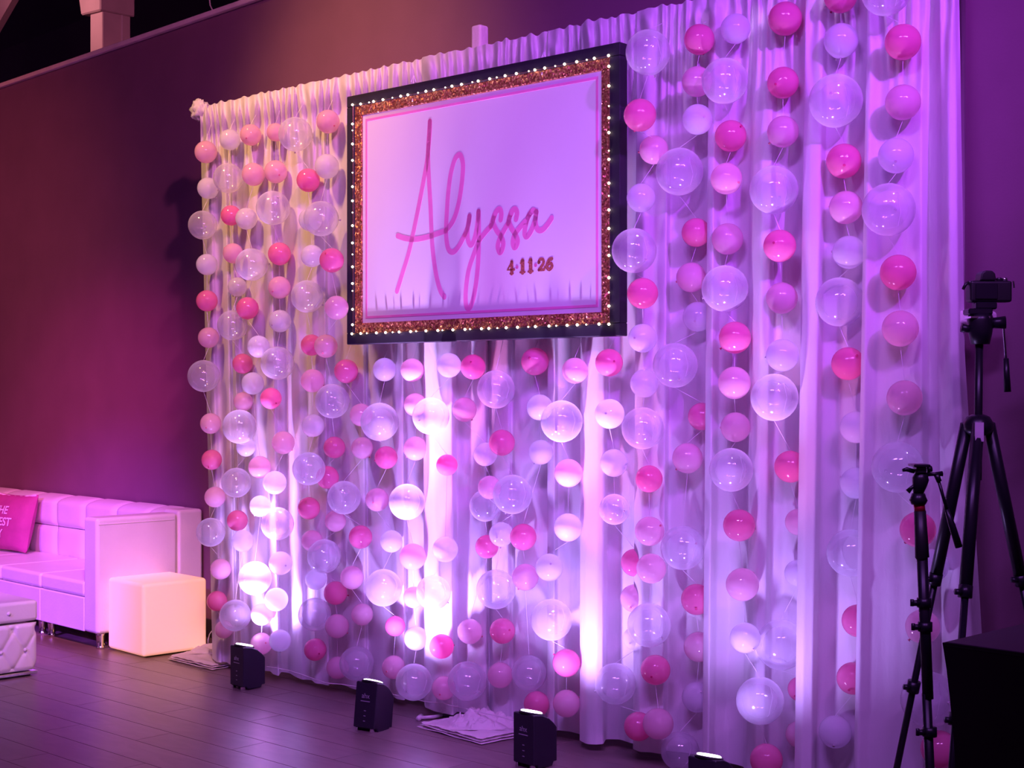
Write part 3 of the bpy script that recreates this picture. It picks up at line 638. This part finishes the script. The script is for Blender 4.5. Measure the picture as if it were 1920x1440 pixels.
# pillow with print
pp = at(6, 972, 9.6)
pil = thing('throw_pillow', 'pink throw pillow with white lettering leaning on the sofa back', 'pillow', (0, 0, 0), 0)
pl = wf(SA, -1.93, .36, .385)
pil.location = pl; pil.rotation_euler = (R(-14), 0, WANG+R(10))
PW, PH = .46, .40
def pfn(sgn):
    def fn(u, v):
        a, b = 2*u-1, 2*v-1
        x = a*PW/2*(1-.06*(1-b*b)); z = PH/2+b*PH/2*(1-.06*(1-a*a))
        t = .085*((1-a*a)*(1-b*b))**.45
        return (x, sgn*t, z)
    return fn
mb = MB(); mb.grid(pfn(-1), 24, 24); mb.grid(pfn(1), 24, 24)
mb.build('cover', M['pillow'], pil, smooth=True)
def ptext(body, x, z, size):
    cu = bpy.data.curves.new('t', 'FONT'); cu.body = body; cu.size = size; cu.offset = .0018; cu.align_x = 'RIGHT'
    tmp = bpy.data.objects.new('tmp', cu); col.objects.link(tmp); bpy.context.view_layer.update()
    me = bpy.data.meshes.new_from_object(tmp.evaluated_get(bpy.context.evaluated_depsgraph_get())); bpy.data.objects.remove(tmp)
    bm = bmesh.new(); bm.from_mesh(me); bmesh.ops.subdivide_edges(bm, edges=[e for e in bm.edges if e.calc_length() > .02], cuts=2)
    for v_ in bm.verts:
        X, Z = v_.co.x+x, v_.co.y+z; a, b = X/(PW/2), (Z-PH/2)/(PH/2)
        v_.co = (X, -.085*(max(0, (1-a*a))*max(0, (1-b*b)))**.45-.004, Z)
    bm.to_mesh(me); bm.free(); me.materials.clear(); me.materials.append(M['ptext']); link('lettering', me, pil)
ptext('THE', .045, .245, .078); ptext('BEST', .10, .165, .078); ptext('DAY', .03, .085, .078)
for k in range(2):
    pass
mb = MB(); mb.tube([(-PW/2*.95+PW*.95*i/20, -.012-.004*math.sin(i*2.1), PH*(.985-.05*(1-(2*i/20-1)**2))) for i in range(21)], .008, 6); mb.build('trim', M['ptext'], pil, smooth=True)

# ================================================================ OTTOMAN
oc = ground(72, 1266)
ott = thing('ottoman', 'white button-tufted storage ottoman with chrome foot strip, bottom left', 'ottoman', (oc.x, oc.y, 0), WANG)
OX, OY = -.8, -.62
MB().box(OX+.02, -.016, OY+.02, -.016, .03, .27).build('body', M['leather'], ott, bevel=.01)
def tuft_depth(a, z, s=.135, h=.2):   # diamond lattice; a horizontal, z vertical
    p = a/s+(z/h); q = a/s-(z/h)
    dp = abs(p-round(p)); dq = abs(q-round(q))
    crease = math.exp(-(dp/.09)**2)+math.exp(-(dq/.09)**2)
    return crease
btn_me = None
mbt = MB(); lathe(mbt, [(.0005, -.006), (.008, -.004), (.011, 0), (.008, .005), (.0005, .007)], 12); btn_me = mbt.mesh('button', M['leather'], smooth=True)
def tuft_face(axis, a0, a1, z0, z1, zc, ac, s=.13, h=.2):
    def fn(u, v):
        a = a0+(a1-a0)*u; z = z0+(z1-z0)*v
        e = min(1, min(u*(a1-a0), (1-u)*(a1-a0))/.02)*min(1, min(v, 1-v)*(z1-z0)/.02)
        c = tuft_depth(a-ac, z-zc, s, h)
        d = .016*e**.5-.0055*min(c, 1.6)
        # buttons
        ka = round((a-ac)/s*2)/2; kz = round((z-zc)/h*2)/2
        if (round(2*ka)+round(2*kz)) % 2 == 0:
            dd = ((a-ac-ka*s)**2+(z-zc-kz*h)**2); d -= .009*math.exp(-dd/.0004)
        return (-.016+d, a, z) if axis == 'x' else (a, OY+.016-d, z)
    return fn
MB().grid(tuft_face('x', OY+.012, -.004, .032, .276, .14, -.07), 110, 48).build('tufted_side', M['leather'], ott, smooth=True)
MB().grid(tuft_face('y', OX+.012, -.004, .032, .276, .14, -.07), 130, 48).build('tufted_side', M['leather'], ott, smooth=True)
for k in range(0, 5):
    if -.07-.13*k > OY+.02:
        o = link('button', btn_me, ott); o.location = (-.001, -.07-.13*k, .14); o.rotation_euler = (0, R(90), 0)
for k in range(0, 6):
    o = link('button', btn_me, ott); o.location = (-.07-.13*k, OY+.001, .14); o.rotation_euler = (R(90), 0, 0)
MB().box(OX, .0, OY, 0, .285, .392).build('lid', M['leather'], ott, bevel=.02, seg=4)
for yy in (-.16, -.42):
    o = link('button', btn_me, ott); o.location = (.002, yy, .335); o.rotation_euler = (0, R(90), 0)
MB().box(OX+.005, -.002, OY+.005, -.002, .010, .026).build('chrome_strip', M['chrome'], ott, bevel=.003, seg=1)
MB().box(OX+.03, -.03, OY+.03, -.03, 0, .011).build('plinth', M['dark'], ott)

# ================================================================ BASE CLOTHS
def base_cloth(corners, heap, label, seed, hh=1.0):
    C_ = [ground(*c) for c in corners]
    t = thing('base_cloth', label, 'cloth', tuple(C_[0]), 0, 'white cloths over the drape stand bases')
    o_ = C_[0]
    def layer(k):
        def fn(u, v):
            p = (C_[0]*(1-u)+C_[1]*u)*(1-v)+(C_[3]*(1-u)+C_[2]*u)*v
            cen = sum(C_, Vector())/4; p = cen+(p-cen)*(1-.04*k)
            z = .005+.009*k+.004*noise.noise(Vector((u*4+k, v*4, seed)))+.003*k*noise.noise(Vector((u*9, v*9, seed+k)))
            return (p.x-o_.x, p.y-o_.y, max(z, .002+.004*k))
        return fn
    for k in range(3): MB().grid(layer(k), 20, 20).build('cloth_layer', M['cloth'], t, smooth=True)
    H = ground(*heap)
    def hp(u, v):
        a, b = 2*u-1, 2*v-1; r2 = min(1, a*a+b*b)
        x = H.x-o_.x+a*.15+.02*noise.noise(Vector((u*6, v*6, seed))); y = H.y-o_.y+b*.13
        n_ = abs(noise.noise(Vector((u*4.5+seed, v*7, 1)))) + .5*abs(noise.noise(Vector((u*10, v*14, seed))))
        return (x, y, .024+(1-r2)**.6*(.012+.08*n_)*hh)
    MB().grid(hp, 60, 60).build('bunched_cloth', M['cloth'], t, smooth=True)
base_cloth([(314,1237),(398,1258),(462,1246),(395,1216)], (410, 1226), 'white cloth folded over the stand base beside the glowing cube', 2, .45)
base_cloth([(781,1364),(903,1398),(1000,1378),(880,1346)], (905, 1366), 'crumpled white cloth over the stand base beneath the middle drapes', 9)
# cord along the hem
def cordpts(L_, off=.16):
    out = []
    for px, py in L_:
        p = drape(px, off); out.append(Vector((p.x, p.y, max(.004, zat(py, p.y)))))
    return out
o = MB().tube(cordpts([(500,1250),(520,1253),(545,1258),(575,1268),(612,1281),(640,1283),(690,1291),(740,1303),(800,1316),(830,1319),(860,1326),(930,1342),(985,1357)]), .0022, 6).build('cord', M['wire'], smooth=True)
tag(o, 'thin clear cord running along the foot of the drapes', 'cord')
o = MB().tube([at(405,1180,7.9), at(398,1182,7.9), at(393,1189,7.88), at(390,1200,7.86), at(390,1206,7.86)], .003, 6).build('cord_end', M['wire'], smooth=True); tag(o, 'short curled white cord end at the left edge of the drapes', 'cord')
g = ground(789, 1350)
o = MB().tube([(g.x, g.y, .01), (g.x+.06, g.y+.01, .012), (g.x+.09, g.y+.04, .012)], .008, 8).tube([(g.x-.01, g.y-.02, .01), (g.x+.0, g.y+.03, .01)], .012, 8).build('plastic_clip', M['wire'], smooth=True); tag(o, 'small white plastic clip on the floor beside the crumpled base cloth', 'clip')

# ================================================================ TABLE (right)
tc_ = Vector((.807, 2.70, 0))
d1 = Vector((.72, .694, 0)); d2 = Vector((.545, -.838, 0))
ang = math.atan2(-.70, .714)
tb = thing('covered_table', 'table under a fitted black stretch cover, bottom right corner', 'table', tc_, R(-46))
TW, TD, TH = .95, .60, 1.0
def side(s0, s1):   # cover side, pinched inward between the corners
    def fn(u, v):
        z = TH*v; pin = .022*math.sin(math.pi*v)**.8*1.0
        x = s0[0]+(s1[0]-s0[0])*u; y = s0[1]+(s1[1]-s0[1])*u
        cx, cy = TW/2, TD/2; dx, dy = x-cx, y-cy
        e = math.sin(math.pi*u)
        k = 1-pin*(1.2+1.1*e)/.45
        return (cx+dx*k, cy+dy*k, max(.0, z))
    return fn
mb = MB(); c4 = [(0, 0), (TW, 0), (TW, TD), (0, TD)]
for a, b in zip(c4, c4[1:]+c4[:1]): mb.grid(side(a, b), 20, 20)
bmt = mb.build('cover', M['spandex'], tb, smooth=True)
MB().box(.0, TW, .0, TD, TH-.012, TH+.002).build('cover_top', M['spandex'], tb, bevel=.006, seg=2)

# ================================================================ TRIPODS
def bar(mb, a, b, r, n=10): return mb.tube([a, b], r, n)
TY = 4.45
def tp(px, py, dy=0): return at(px, py, TY+dy)
tr_o = tp(1836, 1637); tr_o.z = 0
trip = thing('camera_tripod', 'tall black tripod carrying a camera, right of the drapes', 'tripod', tr_o)
def L(p): return Vector(p)-tr_o
apex = L(tp(1834, 795))
MB().tube([L(tp(1836, 640)), L(tp(1833, 900))], .0125, 14).build('centre_column', M['tripod'], trip, smooth=True)
lathe_m = MB(); lathe(lathe_m, [(.03, -.035), (.045, -.02), (.047, .0), (.035, .022), (.018, .03)], 20, apex.x, apex.y)
lathe_m.v = [(x, y, z+apex.z) for x, y, z in lathe_m.v]; lathe_m.build('collar', M['tripod'], trip, smooth=True)
MB().box(apex.x-.030, apex.x-.004, apex.y-.066, apex.y-.061, apex.z-.052, apex.z+.006).build('sticker', M['tagm'], trip)
feet = [L(Vector((at(1655, 1637, TY+.30).x, TY+.30, 0))), L(Vector(((1764-CX)/F*(TY-.42), TY-.42, 0))), L(Vector(((2016-CX)/F*(TY+.25), TY+.25, 0)))]
tops = [apex+Vector((-.032, .01, 0)), apex+Vector((-.012, -.035, 0)), apex+Vector((.036, .01, 0))]
for f_, a_ in zip(feet, tops):
    lg = MB(); mid = a_.lerp(f_, .36); bar(lg, a_, mid, .0195, 12); leg = lg.build('leg', M['tripod'], trip, smooth=True)
    MB().tube([mid, f_], .011, 12).build('lower_leg', M['tripod'], leg, smooth=True)
    for tt in (.36, .62):
        m_ = a_.lerp(f_, tt); dd = (f_-a_).normalized()
        MB().tube([m_-dd*.018, m_+dd*.018], .021, 12).tube([m_+Vector((-.016,-.014,0)), m_+Vector((-.036,-.016,.002))], .009, 8).build('leg_lock', M['tripod'], leg, smooth=True)
    MB().tube([f_+Vector((0,0,.0)), f_+(a_-f_).normalized()*.03], .018, 10).build('rubber_foot', M['dark'], leg, smooth=True)
hd = thing_ = bpy.data.objects.new('head', None); col.objects.link(hd); hd.parent = trip
hc = L(tp(1838, 612))
MB().tube([hc+Vector((0,0,-.055)), hc+Vector((0,0,-.02)), hc+Vector((0,0,.02)), hc+Vector((0,0,.04))], [.028, .036, .040, .034], 16).build('pan_base', M['tripod'], hd, smooth=True)
MB().box(hc.x-.045, hc.x+.03, hc.y-.03, hc.y+.03, hc.z+.035, hc.z+.054).box(hc.x-.02, hc.x+.045, hc.y-.024, hc.y+.024, hc.z+.052, hc.z+.0745).build('quick_plate', M['tripod'], hd, bevel=.004, seg=1)
MB().box(hc.x-.04, hc.x+.02, hc.y-.034, hc.y+.034, hc.z+.024, hc.z+.030).build('clamp', M['chrome'], hd)
MB().tube([hc+Vector((.03,0,.01)), hc+Vector((.075,-.01,.012))], [.016, .02], 12).build('tilt_knob', M['tripod'], hd, smooth=True)
MB().tube([hc+Vector((-.03,0,-.01)), hc+Vector((-.058,0,-.004))], [.01, .014], 10).build('lock_knob', M['tripod'], hd, smooth=True)
ha, hb, hc2 = L(tp(1881, 604)), L(tp(1886, 672)), L(tp(1889, 735))
MB().tube([hc+Vector((.066,-.01,.01)), ha, hb], .0042, 8).build('handle_rod', M['chrome'], hd, smooth=True)
MB().tube([hb, hc2], [.0085, .011], 10).build('handle_grip', M['tripod'], hd, smooth=True)
# camera on top
cb = tp(1853, 567)
cmr = thing('mirrorless_camera', 'black mirrorless camera seen from behind on the tall tripod', 'camera', cb, R(4))
MB().box(-.064, .068, -.022, .024, 0, .066).build('body', M['dark'], cmr, bevel=.008, seg=3)
MB().prism([(-.034,.066),(-.028,.090),(-.018,.097),(.004,.097),(.014,.088),(.018,.066)], -.022, .03).build('viewfinder_hump', M['dark'], cmr, bevel=.004, seg=2)
MB().box(-.05, .02, -.026, -.021, .008, .056).build('screen', M['tripod'], cmr, bevel=.002, seg=1)
for x in (.034, .052):
    mb = MB(); lathe(mb, [(.009, 0), (.009, .009), (.007, .011)], 16); o = mb.build('dial', M['chrome'] if x > .04 else M['dark'], cmr, smooth=True); o.location = (x, 0, .0655)
mb = MB(); lathe(mb, [(.03, 0), (.032, .02), (.030, .07), (.033, .075)], 24); o = mb.build('lens', M['dark'], cmr, smooth=True); o.location = (0, .024, .034); o.rotation_euler = (R(-90), 0, 0)
MB().tube([(-.062, 0, .062), (-.072, 0, .055), (-.080, .0, .040)], .005, 8).build('strap_lug', M['dark'], cmr, smooth=True)
MB().tube([(.067, 0, .06), (.080, 0, .066), (.082, 0, .045)], .003, 6).build('strap_lug', M['chrome'], cmr, smooth=True)
# monopod in front
MY = 3.8
def mp(px, py, dy=0): return at(px, py, MY+dy)
mo = mp(1758, 1779); mo.z = 0
mono = thing('monopod', 'black video monopod with fluid head, in front of the right drapes', 'monopod', mo)
def K(p): return Vector(p)-mo
MB().tube([K(mp(1725,958)), K(mp(1729,1045)), K(mp(1731,1048))], [.0155, .0185, .0155], 16).build('grip', M['dark'], mono, smooth=True)
MB().tube([K(mp(1723,944)), K(mp(1725,960))], .0145, 16).build('ring', M['red'], mono, smooth=True)
MB().tube([K(mp(1729,1045)), K(mp(1740,1310))], .0145, 14).build('upper_tube', M['tripod'], mono, smooth=True)
MB().tube([K(mp(1737,1300)), K(mp(1757,1745))], .0125, 14).build('lower_tube', M['tripod'], mono, smooth=True)
for py_ in (1130, 1175, 1372):
    px_ = 1729+(py_-1045)*.043
    a = K(mp(px_, py_)); MB().tube([a+Vector((0,0,-.012)), a+Vector((0,0,.012))], .019, 14).tube([a+Vector((-.015,-.006,0)), a+Vector((-.032,-.008,0))], .008, 8).tube([a+Vector((-.034,-.008,-.008)), a+Vector((-.034,-.008,.010))], .005, 8).build('tube_lock', M['tripod'], mono, smooth=True)
MB().tube([Vector((0,0,.05)), Vector((0,0,.10))], [.022, .016], 14).build('foot_joint', M['tripod'], mono, smooth=True)
for a in (90, 210, 330):
    MB().tube([(0,0,.06), (.19*math.cos(R(a)), .19*math.sin(R(a)), .008)], [.009, .006], 8).build('foot_leg', M['tripod'], mono, smooth=True)
mh = bpy.data.objects.new('head', None); col.objects.link(mh); mh.parent = mono
MB().tube([K(mp(1722,946)), K(mp(1722,938)), K(mp(1722,932)), K(mp(1722,925))], [.018, .024, .020, .017], 16).build('levelling_base', M['tripod'], mh, smooth=True)
MB().tube([K(mp(1721,928)), K(mp(1724,910)), K(mp(1726,898)), K(mp(1728,885))], [.012, .019, .022, .015], 16).build('fluid_drum', M['tripod'], mh, smooth=True)
a = K(mp(1725, 872)); MB().box(a.x-.024, a.x+.02, a.y-.03, a.y+.03, a.z-.004, a.z+.003).build('quick_plate', M['tripod'], mh, bevel=.002, seg=1)
MB().box(a.x-.014, a.x+.012, a.y-.02, a.y+.02, a.z-.022, a.z-.003).build('clamp', M['tripod'], mh, bevel=.003, seg=1)
MB().tube([K(mp(1692,882)), K(mp(1700,880)), K(mp(1714,884))], [.004, .006, .006], 10).build('lever', M['tripod'], mh, smooth=True)
MB().tube([K(mp(1738,880)), K(mp(1747,879))], .008, 12).build('tilt_knob', M['tripod'], mh, smooth=True)
MB().tube([K(mp(1738,889)), K(mp(1752,889)), K(mp(1767,888))], [.006, .005, .007], 10).build('side_axle', M['tripod'], mh, smooth=True)
MB().tube([K(mp(1702,922)), K(mp(1712,912)), K(mp(1716,922))], [.007, .006, .004], 8).build('lock_lever', M['tripod'], mh, smooth=True)
MB().tube([K(mp(1756,890)), K(mp(1761,903))], [.008, .007], 10).build('handle_clamp', M['tripod'], mh, smooth=True)
MB().tube([K(mp(1760,902)), K(mp(1776,958))], .0045, 10).build('handle_rod', M['tripod'], mh, smooth=True)
MB().tube([K(mp(1775,955)), K(mp(1785,985)), K(mp(1798,1026))], [.006, .009, .010], 12).build('handle_grip', M['tripod'], mh, smooth=True)
